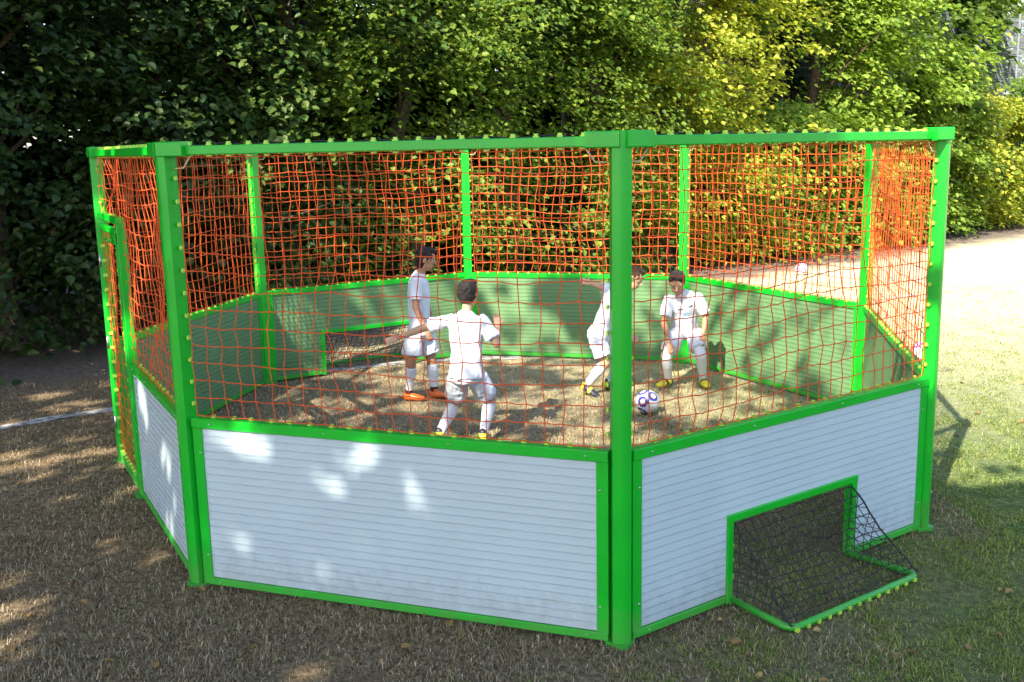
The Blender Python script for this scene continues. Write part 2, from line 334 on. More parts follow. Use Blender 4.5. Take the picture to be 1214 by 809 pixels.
M['gtan'] = leafmat('tan_blades', [(.30, .21, .12), (.46, .36, .21), (.38, .30, .17), (.60, .50, .33)], .2, .8)
M['gstraw'] = leafmat('straw_blades', [(.42, .38, .20), (.58, .54, .33), (.46, .50, .24), (.68, .64, .44)], .2, .8)  # straw tones, lightened for the sun on the back field
g1 = grass('grass', 620000, 3.4, 19, .012, .045, 5); tag(g1, 'short patchy turf, brown and dry on the left and greener at the right', 'grass', kind='stuff')

# ------------------------------------------------------------------ trees
def canopy_color(kind):
    return M[kind]
M['leafshaded'] = leafmat('leaf_shaded', [(.010, .026, .005), (.018, .044, .008), (.035, .075, .014), (.05, .075, .014)], .28)  # leaf colour darkened to paint in the shade of the hedge
M['leafdeep'] = leafmat('leaf_deep', [(.018, .045, .007), (.035, .078, .012), (.07, .13, .02), (.11, .15, .03)], .30)  # shade put into the colour here too, less strongly
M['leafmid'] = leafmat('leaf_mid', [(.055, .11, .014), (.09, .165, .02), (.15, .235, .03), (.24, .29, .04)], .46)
M['leafyellow'] = leafmat('leaf_sunlit_yellow', [(.18, .24, .026), (.24, .30, .032), (.34, .38, .05), (.46, .44, .06), (.22, .28, .03)], .50)  # bright yellow of sunlit foliage put into the leaf colour
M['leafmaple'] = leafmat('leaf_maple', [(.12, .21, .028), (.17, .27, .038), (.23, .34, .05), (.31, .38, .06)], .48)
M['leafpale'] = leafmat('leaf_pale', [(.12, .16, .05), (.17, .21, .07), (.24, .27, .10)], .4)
TO_SUN = unit(np.array([-SD[0], -SD[1], TAN]))
def limb(mb, a, b, r0, r1, wob=.12, n=6, k=8):
    pts = []; a = np.array(a, float); b = np.array(b, float)
    for i in range(n+1):
        t = i/n; q = a+(b-a)*t
        if 0 < i < n: q = q+np.array([random.uniform(-wob, wob), random.uniform(-wob, wob), 0])*min(1, np.linalg.norm(b-a)/3)
        pts.append(q)
    mb.tube(pts, [r0+(r1-r0)*i/n for i in range(n+1)], k)
HU = np.array([.776, .63]); HN = np.array([.63, -.776]); HP = np.array([-5.9, 3.0])
def hedge_tree(s, width, depth, height, mat_, leafsize, nclump, nleaf, label, group=None, back=1.5, low=.0, seed=0, name='deciduous_tree', lean=.25, drop=.0):
    r_ = np.random.default_rng(1000+seed)
    c0 = HP+HU*s-HN*back
    root = empty(name, (c0[0], c0[1], 0))
    # clump centres
    n = int(nclump*(1.3 if back < 5 else 1)); nleaf = int(nleaf*(1.4 if back < 5 else 1))
    v = r_.uniform(0, 1, n)**.9; zc = low+(height-low)*v
    # half width profile : full low, rounder on top
    prof = np.sqrt(np.clip(1-np.clip((v-.55)/.45, 0, 1)**2, 0.05, 1))*(.86+.14*np.clip(v/.25, 0, 1))
    ang = r_.uniform(-.15*np.pi, 1.15*np.pi, n)                      # mostly towards the open side
    rad = r_.uniform(.0, 1, n)**.45
    bump = np.array([1+.85*noise.noise(Vector((math.cos(a_)*1.3+seed*7.1, math.sin(a_)*1.3, z_*.8))) for a_, z_ in zip(ang, zc)])
    lx = np.cos(ang)*rad*width*.58*prof*bump; ly = np.sin(ang)*rad*depth*prof*bump
    cx = lx; P = np.stack([HU[0]*cx+HN[0]*ly, HU[1]*cx+HN[1]*ly, zc], 1)
    P += np.array([HN[0], HN[1], 0])*(lean*v[:, None])
    if back < 5:
        cav = np.array([noise.noise(Vector((q[0]*.95+seed*3.3, q[1]*.95, q[2]*1.15))) for q in P])
        kp = (cav > -.12) | (r_.random(n) < .08)
        sg = s+P[:, 0]*HU[0]+P[:, 1]*HU[1]
        kp &= ~((np.abs(sg-16.3+.25*(P[:, 2]-3.9)) < 1.25) & (np.abs(P[:, 2]-4.05) < .85))   # the dark opening in the hedge
        P, v, n = P[kp], v[kp], int(kp.sum())
    rc = r_.uniform(.18, .46, n)
    # leaves
    idx = np.repeat(np.arange(n), nleaf); k = len(idx)
    off = r_.normal(0, 1, (k, 3))*np.stack([rc[idx], rc[idx], rc[idx]*.42], 1)*.75
    # each clump is a drooping spray pointing outwards
    out = unit(P*np.array([1, 1, 0])+np.array([HN[0], HN[1], 0])*.9)[idx]
    along = (off*out).sum(1)
    off[:, 2] -= .35*np.clip(along, -.2, 1)*(.6+.6*r_.random(k))
    c = P[idx]+off
    nr = unit(np.stack([r_.normal(0, .42, k), r_.normal(0, .42, k), np.full(k, 1.)], 1)+out*.55)
    ax = unit(out*.7+r_.normal(0, .65, (k, 3))+np.array([0, 0, -.45])); ax = unit(ax-nr*(ax*nr).sum(1)[:, None])
    sz = leafsize*(.77 if back < 5 else .84)*r_.uniform(.5, 1.35, k)
    ok = (c[:, 2] > .03)
    V, F = (leaves_np if back < 5 else leaves_lo)(c[ok], ax[ok], nr[ok], sz[ok])
    np_mesh('crown', V, F, mat_, root)
    mb = MB(); top = np.array([random.uniform(-.2, .2), random.uniform(-.2, .2), height*.8])
    limb(mb, (0, 0, -.1), top, .05+.02*height, .03, .15, 8)
    for i in range(14):
        q = P[r_.integers(n)]; t = min(.95, max(.12, (q[2]-.5)/(height*.8)*.75)); limb(mb, top*t, q, .035, .008, .10, 5, 5)
    mb.build('trunk', M['bark'], root)
    return tag(root, label, 'tree' if name != 'bush' else 'bush', group)
HG = 'trees and bushes of the hedge behind the court'
specs = [ # s, width, depth, height, mat, leafsize, nclump, nleaf, label
 (-2.0, 3.4, 1.9, 8.0, 'leafshaded', .14, 420, 26, 'black green tree cut by the left edge of the picture, in deep shade'),
 (0.6, 3.0, 1.9, 8.0, 'leafshaded', .135, 460, 27, 'dark shaded tree just left of the court, a few lit leaves high up'),
 (2.6, 2.6, 1.8, 8.0, 'leafshaded', .14, 440, 28, 'broad leaved dark tree behind the left corner of the court, leaves catching light'),
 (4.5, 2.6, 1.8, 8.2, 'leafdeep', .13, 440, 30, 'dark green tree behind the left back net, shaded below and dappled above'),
 (6.6, 2.8, 1.8, 8.4, 'leafmid', .12, 460, 32, 'leafy green tree above the boy with his arm stretched out, half in sun'),
 (8.8, 2.8, 1.8, 8.6, 'leafmid', .12, 470, 33, 'green tree rising left of the thick front post, patches of sun on it'),
 (10.9, 2.6, 1.8, 8.6, 'leafmid', .12, 470, 34, 'dense sunlit green tree just right of the thick front post'),
 (12.9, 2.4, 1.8, 8.6, 'leafyellow', .13, 440, 36, 'yellow green tree in full sun behind the right half of the court'),
 (14.6, 2.0, 1.8, 8.6, 'leafyellow', .14, 300, 36, 'sunlit yellow green tree with the brightest leaves, left of the dark gap in the hedge'),
 (16.3, 2.4, 1.3, 3.5, 'leafmaple', .14, 210, 38, 'low bright bush in front of the dark gap in the hedge'),
 (20.3, 3.0, 2.1, 8.8, 'leafmaple', .17, 520, 36, 'big leaved light green maple just right of the court'),
 (18.0, 2.0, 1.7, 8.8, 'leafmaple', .16, 330, 34, 'light green tree behind the right corner of the court'),
 (22.9, 2.2, 1.5, 4.3, 'leafmid', .15, 300, 36, 'rounded green bush between the maple and the right edge of the picture'),
 (25.2, 2.6, 1.5, 3.6, 'leafyellow', .15, 260, 36, 'yellow green bush half cut off by the right edge, below the wire fence'),
 (28.0, 3.0, 1.5, 4.0, 'leafmid', .15, 200, 36, 'green bush past the right edge of the picture'),
]
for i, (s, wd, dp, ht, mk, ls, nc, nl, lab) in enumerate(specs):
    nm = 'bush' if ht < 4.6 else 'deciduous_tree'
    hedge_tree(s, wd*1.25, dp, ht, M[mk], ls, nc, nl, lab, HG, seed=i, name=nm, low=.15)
# low skirts of the hedge in the picture gaps
for i, (s, lab) in enumerate([(16.6, 'tall slim tree half hidden in the dark gap of the hedge')]):
    hedge_tree(s, 2.0, 1.2, 9.0, M['leafmaple'], .15, 130, 34, lab, HG, seed=40+i, back=2.6, low=4.6)
# second row further back closing most of the view
back = [(-9, 'leafshaded', 'dark background tree past the left edge of the picture'), (-5.5, 'leafshaded', 'dark background tree behind the far left of the hedge'), (-2, 'leafshaded', 'dark background tree left of the court, behind the hedge'),
        (1.5, 'leafshaded', 'dark background tree behind the left corner of the court'), (5, 'leafshaded', 'dark background tree behind the left back net'), (8.5, 'leafshaded', 'dark background tree behind the dappled middle of the hedge'),
        (12, 'leafshaded', 'dark background tree behind the thick front post'), (15.5, 'leafshaded', 'dark background tree behind the sunlit yellow green trees'),
        (19, 'leafshaded', 'dark background tree seen through the gap in the hedge'), (23, 'leafshaded', 'dark background tree behind the light green maple'), (27.5, 'leafdeep', 'background tree between the maple and the wire fence'), (32, 'leafmid', 'green background tree right behind the wire fence at the top right')]
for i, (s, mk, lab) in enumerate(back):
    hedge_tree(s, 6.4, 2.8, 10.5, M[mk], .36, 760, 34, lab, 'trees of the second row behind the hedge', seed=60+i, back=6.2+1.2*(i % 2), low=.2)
for i, (s, ht, lab) in enumerate([(39, 8.0, 'pale sunlit tree beyond the tall wire fence at the top right'), (45, 8.5, 'pale tree beyond the wire fence, past the right edge')]):
    hedge_tree(s, 6.5, 2.4, ht, M['leafpale'], .17, 330, 40, lab, 'pale trees beyond the wire fence', seed=80+i, back=8.5, low=.2)

# tall wire fence behind the hedge
fr = empty('wire_fence', (*(HP+HU*12-HN*3.6), 0)); tag(fr, 'tall grey wire mesh fence behind the bushes at the top right', 'fence')
base = np.array([*HU, 0.])
for k in range(11):
    lines = []; x0 = k*2.5
    for q in np.arange(0, 2.5, .06): lines.append([base*(x0+q)+[0, 0, .1], base*(x0+q)+[0, 0, 6.2]])
    for z in np.arange(.1, 6.25, .2): lines.append([base*x0+[0, 0, z], base*(x0+2.5)+[0, 0, z]])
    V, F = tubes_np(lines, .0105, 3); np_mesh('mesh_panel', V, F, M['fencesteel'], fr)
    mb = MB(); mb.box(base*x0+np.array([0, 0, 3.15]), (1, 0, 0), (0, 1, 0), (0, 0, 1), .035, .035, 3.2); mb.build('post', M['fencesteel'], fr)

# ---- unseen shade trees, added as occluders; crowns thinned to place the sun patches
spots = [(-1.2, -2.15, .12), (-1.02, -2.18, .14), (-.90, -2.23, .13), (-.39, -2.47, .09), (-.28, -2.45, .11), (-.61, -2.56, .12), (-.49, -2.5, .09), (-.2, -2.74, .15), (-.15, -2.83, .11),
         (-1.48, -2.74, .13), (-1.03, -3.0, .13), (-2.06, -.92, .14), (-1.86, -1.95, .12), (-1.85, -1.73, .10), (-1.9, -2.14, .08), (-2.13, -.75, .10),
         (-2.69, -3.21, .25), (-2.58, -3.66, .22), (-2.98, -2.86, .13), (-3.32, -.98, .14), (-2.61, -2.34, .11), (-4.26, -.25, .22), (-1.67, -3.65, .09), (-.55, -4.04, .12), (-1.04, -3.98, .12),
         (-4.49, 1.48, .35), (-4.9, 1.9, .3), (-2.95, -3.3, .18), (-4.4, 2.5, .25), (-3.9, .2, .12), (-5.3, .9, .3)]
_r = random.Random(21)
spots += [(_r.uniform(-2.2, .6), _r.uniform(-3.4, -1.9), _r.uniform(.02, .05)) for _ in range(12)]
spots += [(_r.uniform(-5.5, -2), _r.uniform(-4.5, 1.2), _r.uniform(.04, .16)) for _ in range(26)]
def lit_prob(x, y):
    if y > 4.3:
        t = min(1, max(0, (x+4.0)/5.6)); t = t*t*(3-2*t)
        return .20+.80*t
    if x > 3.0:
        if y > 2.4: return .97
        if y > .9: return .78
        if y > -1.5: return .66
        return .02
    if x > -2.9 and y > -.35:
        return .70 if x > -1.6 else .55
    if y > 1.5: return .10
    return 0.0
def is_lit(x, y):
    for a_, b_, r_ in spots:
        if math.hypot(x-a_, y-b_) < (r_*.74+.03)*(1+.95*noise.noise(Vector((x*9, y*9, a_*9)))): return True
    lp = lit_prob(x, y)
    if lp <= 0: return False
    v = .5+.62*noise.noise(Vector((x*1.25+3.1, y*1.25, 2.2)))+.34*noise.noise(Vector((x*3.1, y*3.1+8.1, 5.2)))
    return v < lp
def shade_tree(cx, cy, cz, rx, ry, rz, n, label, tx, ty, seed):
    r_ = np.random.default_rng(seed)
    root = empty('deciduous_tree', (tx, ty, 0))
    d = unit(r_.normal(0, 1, (n, 3)))*(r_.random(n)**.4)[:, None]
    c = d*np.array([rx, ry, rz])+np.array([cx, cy, cz])
    q = c[:, :2]+SD*(c[:, 2]/TAN)[:, None]
    lit = np.array([is_lit(a_, b_) for a_, b_ in q])
    keep = ~lit | (r_.random(n) < np.where(q[:, 1] < -.3, .07, np.where(q[:, 1] < 4, .05, 0)))   # stray leaves inside the gaps
    # crown stays clear of the view
    vz = c[:, 1]+8.53; z = c[:, 2]-2.46
    vis = (vz > .1) & (np.abs(c[:, 0]) < .60*vz+.5) & (z < .25*vz+.5)
    keep &= ~vis
    c = c[keep]; n = len(c)
    nr = unit(TO_SUN[None]*1.0+r_.normal(0, .5, (n, 3))); ax = r_.normal(0, 1, (n, 3)); ax = unit(ax-nr*(ax*nr).sum(1)[:, None])
    V, F = leaves_lo(c-np.array([tx, ty, 0])-ax*.07, ax, nr, r_.uniform(.10, .19, n))
    np_mesh('crown', V, F, M['leafmid'], root)
    mb = MB(); top = np.array([cx-tx, cy-ty, cz])
    limb(mb, (0, 0, -.2), top, .22, .08, .1, 8)
    mb.build('trunk', M['bark'], root)
    tag(root, label, 'tree')
shade_tree(-4.6, -11.5, 7.6, 5.6, 4.4, 1.6, 52000, 'unseen broad shade tree behind the photographer to the left', -5.5, -13, 1)
shade_tree(1.9, -12.2, 7.6, 4.6, 3.8, 1.4, 34000, 'unseen broad shade tree behind the photographer to the right', 3.5, -14, 2)
shade_tree(-10, -4.2, 8.6, 4.6, 4.6, 1.8, 36000, 'unseen shade tree to the left of the court, its crown over the turf', -11, -4, 3)
shade_tree(-4.8, -6.2, 9.8, 4.4, 4.0, 1.6, 40000, 'unseen tall shade tree left of the photographer', -7.5, -6, 4)
shade_tree(-8.6, .4, 10.4, 4.4, 4.4, 1.8, 34000, 'unseen tall shade tree at the left end of the hedge', -11.5, .5, 5)

# ------------------------------------------------------------------ the court
VP = np.array([[0.511, -3.77], [-1.861, -2.921], [-3.212, -0.459], [-2.676, 2.294], [-0.517, 3.611], [1.951, 2.943], [3.193, 0.587], [2.611, -2.286]])
H = 2.51; HB = 1.0; Z3 = np.array([0, 0, 1.])
CTR = VP.mean(0)
court = empty('football_court', (CTR[0], CTR[1], 0))
tag(court, 'octagonal green framed mini football court with ribbed boards and orange nets', 'football court')
CO = np.array([CTR[0], CTR[1], 0.])
def v3(p, z=0.): return np.array([p[0], p[1], z])-CO       # everything in the court's own space
def cbuild(mb, name, mats, parent=None, smooth=False): return mb.build(name, mats, parent or court, smooth)
def edge(i):
    P, Q = VP[i], VP[(i+1) % 8]; d = Q-P; L = np.linalg.norm(d); e = d/L
    nrm = np.array([e[1], -e[0]])
    if nrm@((P+Q)/2-CTR) < 0: nrm = -nrm
    return P, Q, L, e, nrm
nets_total = 0
# corner posts
for i in range(8):
    P = VP[i]; _, _, _, e1, n1 = edge(i); _, _, _, e0, n0 = edge((i-1) % 8); e0 = -e0   # e1,e0 point away from the post along the boards
    o = n1+n0; o /= np.linalg.norm(o)
    hw = .052
    def pt(a, b=None): return a
    # profile: rounded front corner, two faces parallel to the boards, flat back
    apex = P+o*.048
    arc = [apex+e0*.040*(1-t)**2+e1*.040*t*t for t in np.linspace(0, 1, 9)]
    prof = [apex+e0*hw*1.02]+arc+[apex+e1*hw*1.02, P+e1*hw*.9-o*.03, P+e0*hw*.9-o*.03]
    mb = MB(); mb.prism([v3(q, .012) for q in prof], Z3*(H-.03-.012))
    post = cbuild(mb, 'corner_post', M['green'])
    mb = MB(); fp = [P+o*.075+e0*.02, P+o*.075+e1*.02, P+o*.03+e1*.085, P-o*.05+e1*.085, P-o*.05+e0*.085, P+o*.03+e0*.085]
    mb.prism([v3(q, -.01) for q in fp], Z3*.024); cbuild(mb, 'base_plate', M['green'], post)
    mb = MB()   # cap with two sleeves
    for e, nn in ((e0, n0), (e1, n1)):
        c = P+e*.075+nn*.008; mb.box(v3(c, H-.026), np.r_[e, 0], np.r_[nn, 0], Z3, .082, .050, .038+(.0015 if e is e0 else 0), ch=.006)
    cp = [apex+e0*.03+o*.004, apex+e1*.03+o*.004, P+e1*.05-o*.045, P+e0*.05-o*.045]
    mb.prism([v3(q, H-.062) for q in cp], Z3*.073); cbuild(mb, 'cap_bracket', M['green'], post)
    for e, nn in ((e0, n0), (e1, n1)):     # pale elastic loop under the cap
        mb = MB(); q0 = v3(P+e*.17, H-.06); q1 = v3(P+e*.062, H-.13)
        mb.tube([q0, q0*.55+q1*.45+Z3*-.035, q1], .005, 6); cbuild(mb, 'elastic_loop', M['elastic'], post, True)
OPEN = {7: (.302, .697), 3: (.27, .70)}; GH_ = .46
def ribbed(P, Q, e, nrm, x0, x1, z0, z1, mb):
    per = .0445; n = int(round((z1-z0)/per))
    out = []
    for k in range(n):
        b = z0+k*per
        out += [(b+.000, .0115), (b+.0016, .0115), (b+.0028, .0150), (b+per*.50, .0150), (b+per*.53, .0138), (b+per*.57, .0138), (b+per*.60, .0150), (b+per-.007, .0150), (b+per-.003, .0172), (b+per-.0005, .0172)]
    out.append((z1, .0115))
    prof = [v3(P+e*x0+nrm*d, z) for z, d in out]
    m_ = len(prof); a = prof; b = [q+np.r_[e, 0]*(x1-x0) for q in prof]
    mb.add(a+b, [(i, i+1, m_+i+1, m_+i) for i in range(m_-1)], 0)
    ins = [(z, -d) for z, d in out]; a = [v3(P+e*x0+nrm*d, z) for z, d in ins]; b = [q+np.r_[e, 0]*(x1-x0) for q in a]
    mb.add(a+b, [(i, m_+i, m_+i+1, i+1) for i in range(m_-1)], 1)
    for zz in (z0, z1):
        mb.add([v3(P+e*x+nrm*d, zz) for x, d in ((x0, .0065), (x1, .0065), (x1, -.0065), (x0, -.0065))], [(0, 1, 2, 3)], 0)
def bolt(c, nrm, parent, r=.007):
    mb = MB(); mb.dome(c, nrm, r, .006, 8); return cbuild(mb, 'bolt', M['steel'], parent, True)
def ribboard(parts, name='board'):
    mb = MB()
    for a in parts: ribbed(*a, mb)
    me = bpy.data.meshes.new(name); me.from_pydata(mb.v, [], mb.q); me.materials.append(M['silver']); me.materials.append(M['inner'])
    me.polygons.foreach_set('material_index', mb.mi); o = bpy.data.objects.new(name, me); C.objects.link(o); o.parent = court; return o
def net_surface(i, P, e, nrm, x0, x1, z0, z1, slack=.05, seed=0):
    r_ = random.Random(seed*13+5); ph = [r_.uniform(0, 6.28) for _ in range(14)]; L = x1-x0; HH = z1-z0
    def f(u, v):
        # u,v in 0..1 ; v up
        env = np.sin(np.pi*np.clip(u, 0, 1))**.6*np.sin(np.pi*np.clip(v, 0, 1))**.6
        du = .026*np.sin(3.1*v*2+ph[0]+u*4)+.008*np.sin(9*v+ph[1]+u*7)+.004*np.sin(23*u+ph[2]+5*v)
        dv = -.045*np.sin(np.pi*u)*(1-v)*.3-.012*np.sin(7*u+ph[3]+2.5*v)-.003*np.sin(19*u+ph[4]+11*v)
        dn = slack*np.sin(2.2*u+1.2*v+ph[5])*.8+(slack/.05)*(.018*np.sin(11*u+ph[6]+6*v)+.012*np.sin(14*v+ph[7]+9*u))
        edge_w = .006*np.sin(40*v+ph[8])
        uu = x0+L*u+env*du*1.3+edge_w; zz = z0+HH*v+env*dv*1.6
        d = env*dn
        return np.stack([P[0]+e[0]*uu+nrm[0]*d-CO[0], P[1]+e[1]*uu+nrm[1]*d-CO[1], zz], -1)
    return f
def make_net(i, P, e, nrm, x0, x1, z0, z1, cell, r, mat_, name, parent, seed, slack=.05, knots=True):
    f = net_surface(i, P, e, nrm, x0, x1, z0, z1, slack, seed); rr = np.random.default_rng(seed+99)
    nc = max(2, int(round((x1-x0)/cell))); nr = max(2, int(round((z1-z0)/cell))); lines = []
    S = 4
    # every knot gets its own small offset
    off = rr.normal(0, .0035, (nc+1, nr+1, 2)); off[0] = off[-1] = 0; off[:, 0] = off[:, -1] = 0
    U, Vv = np.meshgrid(np.linspace(0, 1, nc+1), np.linspace(0, 1, nr+1), indexing='ij')
    U = U+off[..., 0]/(x1-x0); Vv = Vv+off[..., 1]/(z1-z0); K = f(U, Vv)
    dn = rr.normal(0, .0035 if slack > .04 else .002, (nc+1, nr+1)); K = K+dn[..., None]*np.r_[nrm, 0]
    def smooth_line(kp, sag):
        out = []
        for a, b in zip(kp[:-1], kp[1:]):
            s_ = rr.uniform(.2, 1.)*sag
            for t in (0, .5): out.append(a+(b-a)*t-Z3*s_*(4*t*(1-t)))
        out.append(kp[-1]); return np.array(out)
    for a in range(nc+1): lines.append(smooth_line(K[a], 0))
    for b in range(nr+1): lines.append(smooth_line(K[:, b], .006))
    V, F = tubes_np(lines, r, 4)
    fs = [F]
    if knots:
        KV, KF = knots_np(K.reshape(-1, 3), r*1.9); fs.append(KF+len(V)); V = np.concatenate([V, KV])
    return np_mesh(name, V, fs, mat_, parent)
clips_left = 96
stuff_clip = MB()
def clip(c, e3, n3, parent, big=True, vert=False):
    global clips_left
    mb = MB() if big and clips_left > 0 else stuff_clip
    a, b = (.008, .011) if not vert else (.0045, .011)
    mb.box(c, e3, n3, Z3, a, .009, b)
    mb.box(c-Z3*.004*(0 if vert else 1), e3, n3, Z3, a*1.5, .011, .0035)
    if mb is not stuff_clip: cbuild(mb, 'net_clip', M['clip'], parent); clips_left -= 1
for i in range(8):
    P, Q, L, e, nrm = edge(i); e3 = np.r_[e, 0]; n3 = np.r_[nrm, 0]; front = i in (0, 7)
    gate_side = i == 1
    xg = L*.635 if gate_side else L-.058
    # rails
    mb = MB(); mb.box(v3(P+e*L/2, H-.034), e3, n3, Z3, L/2-.06, .027, .024, ch=.004); tr = cbuild(mb, 'top_rail', M['green'])
    mb = MB(); mb.box(v3(P+e*(.058+xg)/2, HB-.028), e3, n3, Z3, (xg-.058)/2, .030, .028, ch=.005); br = cbuild(mb, 'board_rail', M['green'])
    if i in OPEN:
        a0, a1 = OPEN[i][0]*L, OPEN[i][1]*L
        for q0, q1 in ((.06, a0-.045), (a1+.045, L-.06)):
            mb = MB(); mb.box(v3(P+e*(q0+q1)/2, .032), e3, n3, Z3, (q1-q0)/2, .026, .021, ch=.004); cbuild(mb, 'bottom_rail', M['green'])
        parts = [(P, Q, e, nrm, .09, a0-.03, .055, .945), (P, Q, e, nrm, a1+.03, L-.09, .055, .945), (P, Q, e, nrm, a0-.03, a1+.03, GH_+.04, .945)]
    else:
        mb = MB(); mb.box(v3(P+e*L/2, .032), e3, n3, Z3, L/2-.06, .026, .021, ch=.004); cbuild(mb, 'bottom_rail', M['green'])
        parts = [(P, Q, e, nrm, .09, xg-.03, .055, .945)]
    bd = ribboard(parts)
    # flanges of the board frame beside the posts
    for k, x in enumerate((.088, xg-.03 if gate_side else L-.088)):
        mb = MB(); mb.box(v3(P+e*x, .502), e3, n3, Z3, .030, .023, .448); fl = cbuild(mb, 'board_flange', M['green'])
        if i in (0, 7, 1):
            for z in (.17, .50, .80) if not front else (.19, .80): bolt(v3(P+e*(x+(.012 if k == 0 else -.012))+nrm*.023, z), n3, fl)
    if i in (0, 7, 1):
        for x in np.linspace(.17, xg-.12, 4): bolt(v3(P+e*x+nrm*.030, HB-.028), n3, br, .006)
        for x in ((.17, L-.17) if i != 1 else (.2,)):
            mb_ = bolt(v3(P+e*x+nrm*.026, .032), n3, bd, .006)
    # main net
    if not gate_side:
        nt_ = make_net(i, P, e, nrm, .085, L-.085, HB+.015, H-.07, .100, .0028 if front else .0034, M['orange'], 'ball_net', court, i, slack=.045 if front else .018)
    else:
        nt_ = make_net(i, P, e, nrm, .085, xg+.03, HB+.015, H-.07, .098, .0033, M['orange'], 'ball_net', court, i)
        make_net(i, P, e, nrm, xg+.03, L-.085, 2.03, H-.07, .103, .0027, M['orange'], 'ball_net', court, 31)
    # border cord on the rail and clips
    if i in (0, 7):
        ln = [v3(P+e*x-nrm*.032, H-.005+.005*math.sin(x*21)) for x in np.linspace(.12, L-.12, 50)]
        mb = MB(); mb.tube(ln, .004, 6); cbuild(mb, 'border_cord', M['black'])
    step = .122
    for x in np.arange(.17, L-.12, step):
        x += random.uniform(-.01, .01)
        clip(v3(P+e*x-nrm*.012, H-.002), e3, n3, tr, front)
        clip(v3(P+e*x-nrm*.01, H-.060), e3, n3, tr, False)
    for x in np.arange(.14, xg-.06, step):
        x += random.uniform(-.01, .01)
        clip(v3(P+e*x-nrm*.022, HB+.004), e3, n3, br, front or i == 1)
    for x, zs in ((.064, np.arange(1.08, 2.4, .125)), (L-.064, np.arange(2.1 if gate_side else 1.08, 2.4, .125))):
        for z in zs: clip(v3(P+e*x, z), e3, n3, nt_, False, True)
    # goals
    if i in OPEN:
        a0, a1 = OPEN[i][0]*L, OPEN[i][1]*L
        gl = empty('goal'); gl.parent = court
        mb = MB()
        for x in (a0-.022, a1+.022): mb.box(v3(P+e*x, GH_/2+.005), Z3, e3, n3, GH_/2+.0, .0215, .030, ch=.004)
        mb.box(v3(P+e*(a0+a1)/2, GH_+.026), e3, n3, Z3, (a1-a0)/2+.0435, .031, .0215, ch=.004)
        cbuild(mb, 'goal_frame', M['green'], gl)
        D = .45
        g0, g1 = v3(P+e*a0, .022), v3(P+e*a1, .022); h0, h1 = g0+n3*D-e3*.045, g1+n3*D+e3*.03
        mb = MB()
        rnd = lambda a, b, c, r=.05: [b+(a-b)/np.linalg.norm(a-b)*r, b+(a-b)/np.linalg.norm(a-b)*r*.3+(c-b)/np.linalg.norm(c-b)*r*.3, b+(c-b)/np.linalg.norm(c-b)*r]
        mb.tube([g0]+rnd(g0, h0, h1)+rnd(h0, h1, g1)+[g1], .019, 10); gb = cbuild(mb, 'ground_bar', M['green'], gl, True)
        # net
        t0, t1 = v3(P+e*(a0+.01), GH_-.01)+n3*.03, v3(P+e*(a1-.01), GH_-.01)+n3*.03
        rg = np.random.default_rng(3+i); nc, nr = 17, 11; K = np.zeros((nc+1, nr+1, 3))
        for a in range(nc+1):
            for b in range(nr+1):
                u, v = a/nc, b/nr; q = (t0*(1-u)+t1*u)*(1-v)+(h0*(1-u)+h1*u)*v
                q = q-Z3*.022*math.sin(math.pi*v)*(.35+.65*math.sin(math.pi*u))-Z3*.012*math.sin(9*u+4*v)*math.sin(math.pi*v)+rg.normal(0, .004, 3)
                if b == nr: q = q+Z3*.012
                K[a, b] = q
        lines = [K[a] for a in range(nc+1)]+[K[:, b] for b in range(nr+1)]
        for s_, (tt, gg, hh) in enumerate(((t0, g0, h0), (t1, g1, h1))):
            ns = 8
            for a in range(ns+1):    # vertical-ish strands from the slanted edge to the ground bar
                u = a/ns; top = K[0 if s_ == 0 else nc, int(round(u*nr))]; bot = gg*(1-u)+hh*u
                ln = [top*(1-v)+bot*v+e3*(.03*math.sin(math.pi*v)*math.sin(math.pi*u)*(1 if s_ == 0 else -1)) for v in np.linspace(0, 1, 7)]
                if np.linalg.norm(top-bot) > .02: lines.append(np.array(ln))
            for b in range(1, 8):
                v = b/8; q0 = tt*(1-v)+gg*v; mlen = 1-v; lines.append(np.array([(tt*(1-v)+hh*v)*w_+q0*(1-w_)+e3*(.025*math.sin(math.pi*w_)*(1 if s_ == 0 else -1)) for w_ in np.linspace(0, 1, 7)]))
        V, F = tubes_np(lines, .0028, 4); KV, KF = knots_np(K.reshape(-1, 3), .0052)
        np_mesh('goal_net', np.concatenate([V, KV]), [F, KF+len(V)], M['black'], gl)
        for tt, kk in ((t0, 0), (t1, nc)):
            mb = MB(); mb.tube([q+Z3*.004 for q in K[kk]], .0055, 6); cbuild(mb, 'edge_rope', M['black'], gl, True)
        if i == 7:
            for u in np.linspace(.05, .97, 13):
                c = h0*(1-u)+h1*u; mb = MB(); mb.box(c+n3*.013-Z3*.008, e3, n3, Z3, .010, .012, .010); cbuild(mb, 'net_clip', M['clip'], gb)
            for u in np.linspace(.15, .9, 6):
                c = g0*(1-u)+h0*u; mb = MB(); mb.box(c-e3*.013-Z3*.008, e3, n3, Z3, .012, .010, .010); cbuild(mb, 'net_clip', M['clip'], gb)
            for z in (.15, .24, .33, .41):
                mb = MB(); mb.box(v3(P+e*(a1-.006)+nrm*.012, z), e3, n3, Z3, .006, .009, .012); cbuild(mb, 'net_clip', M['clip'], gb)
o_ = stuff_clip.build('net_clips', M['clip'], court); o_['kind'] = 'stuff'
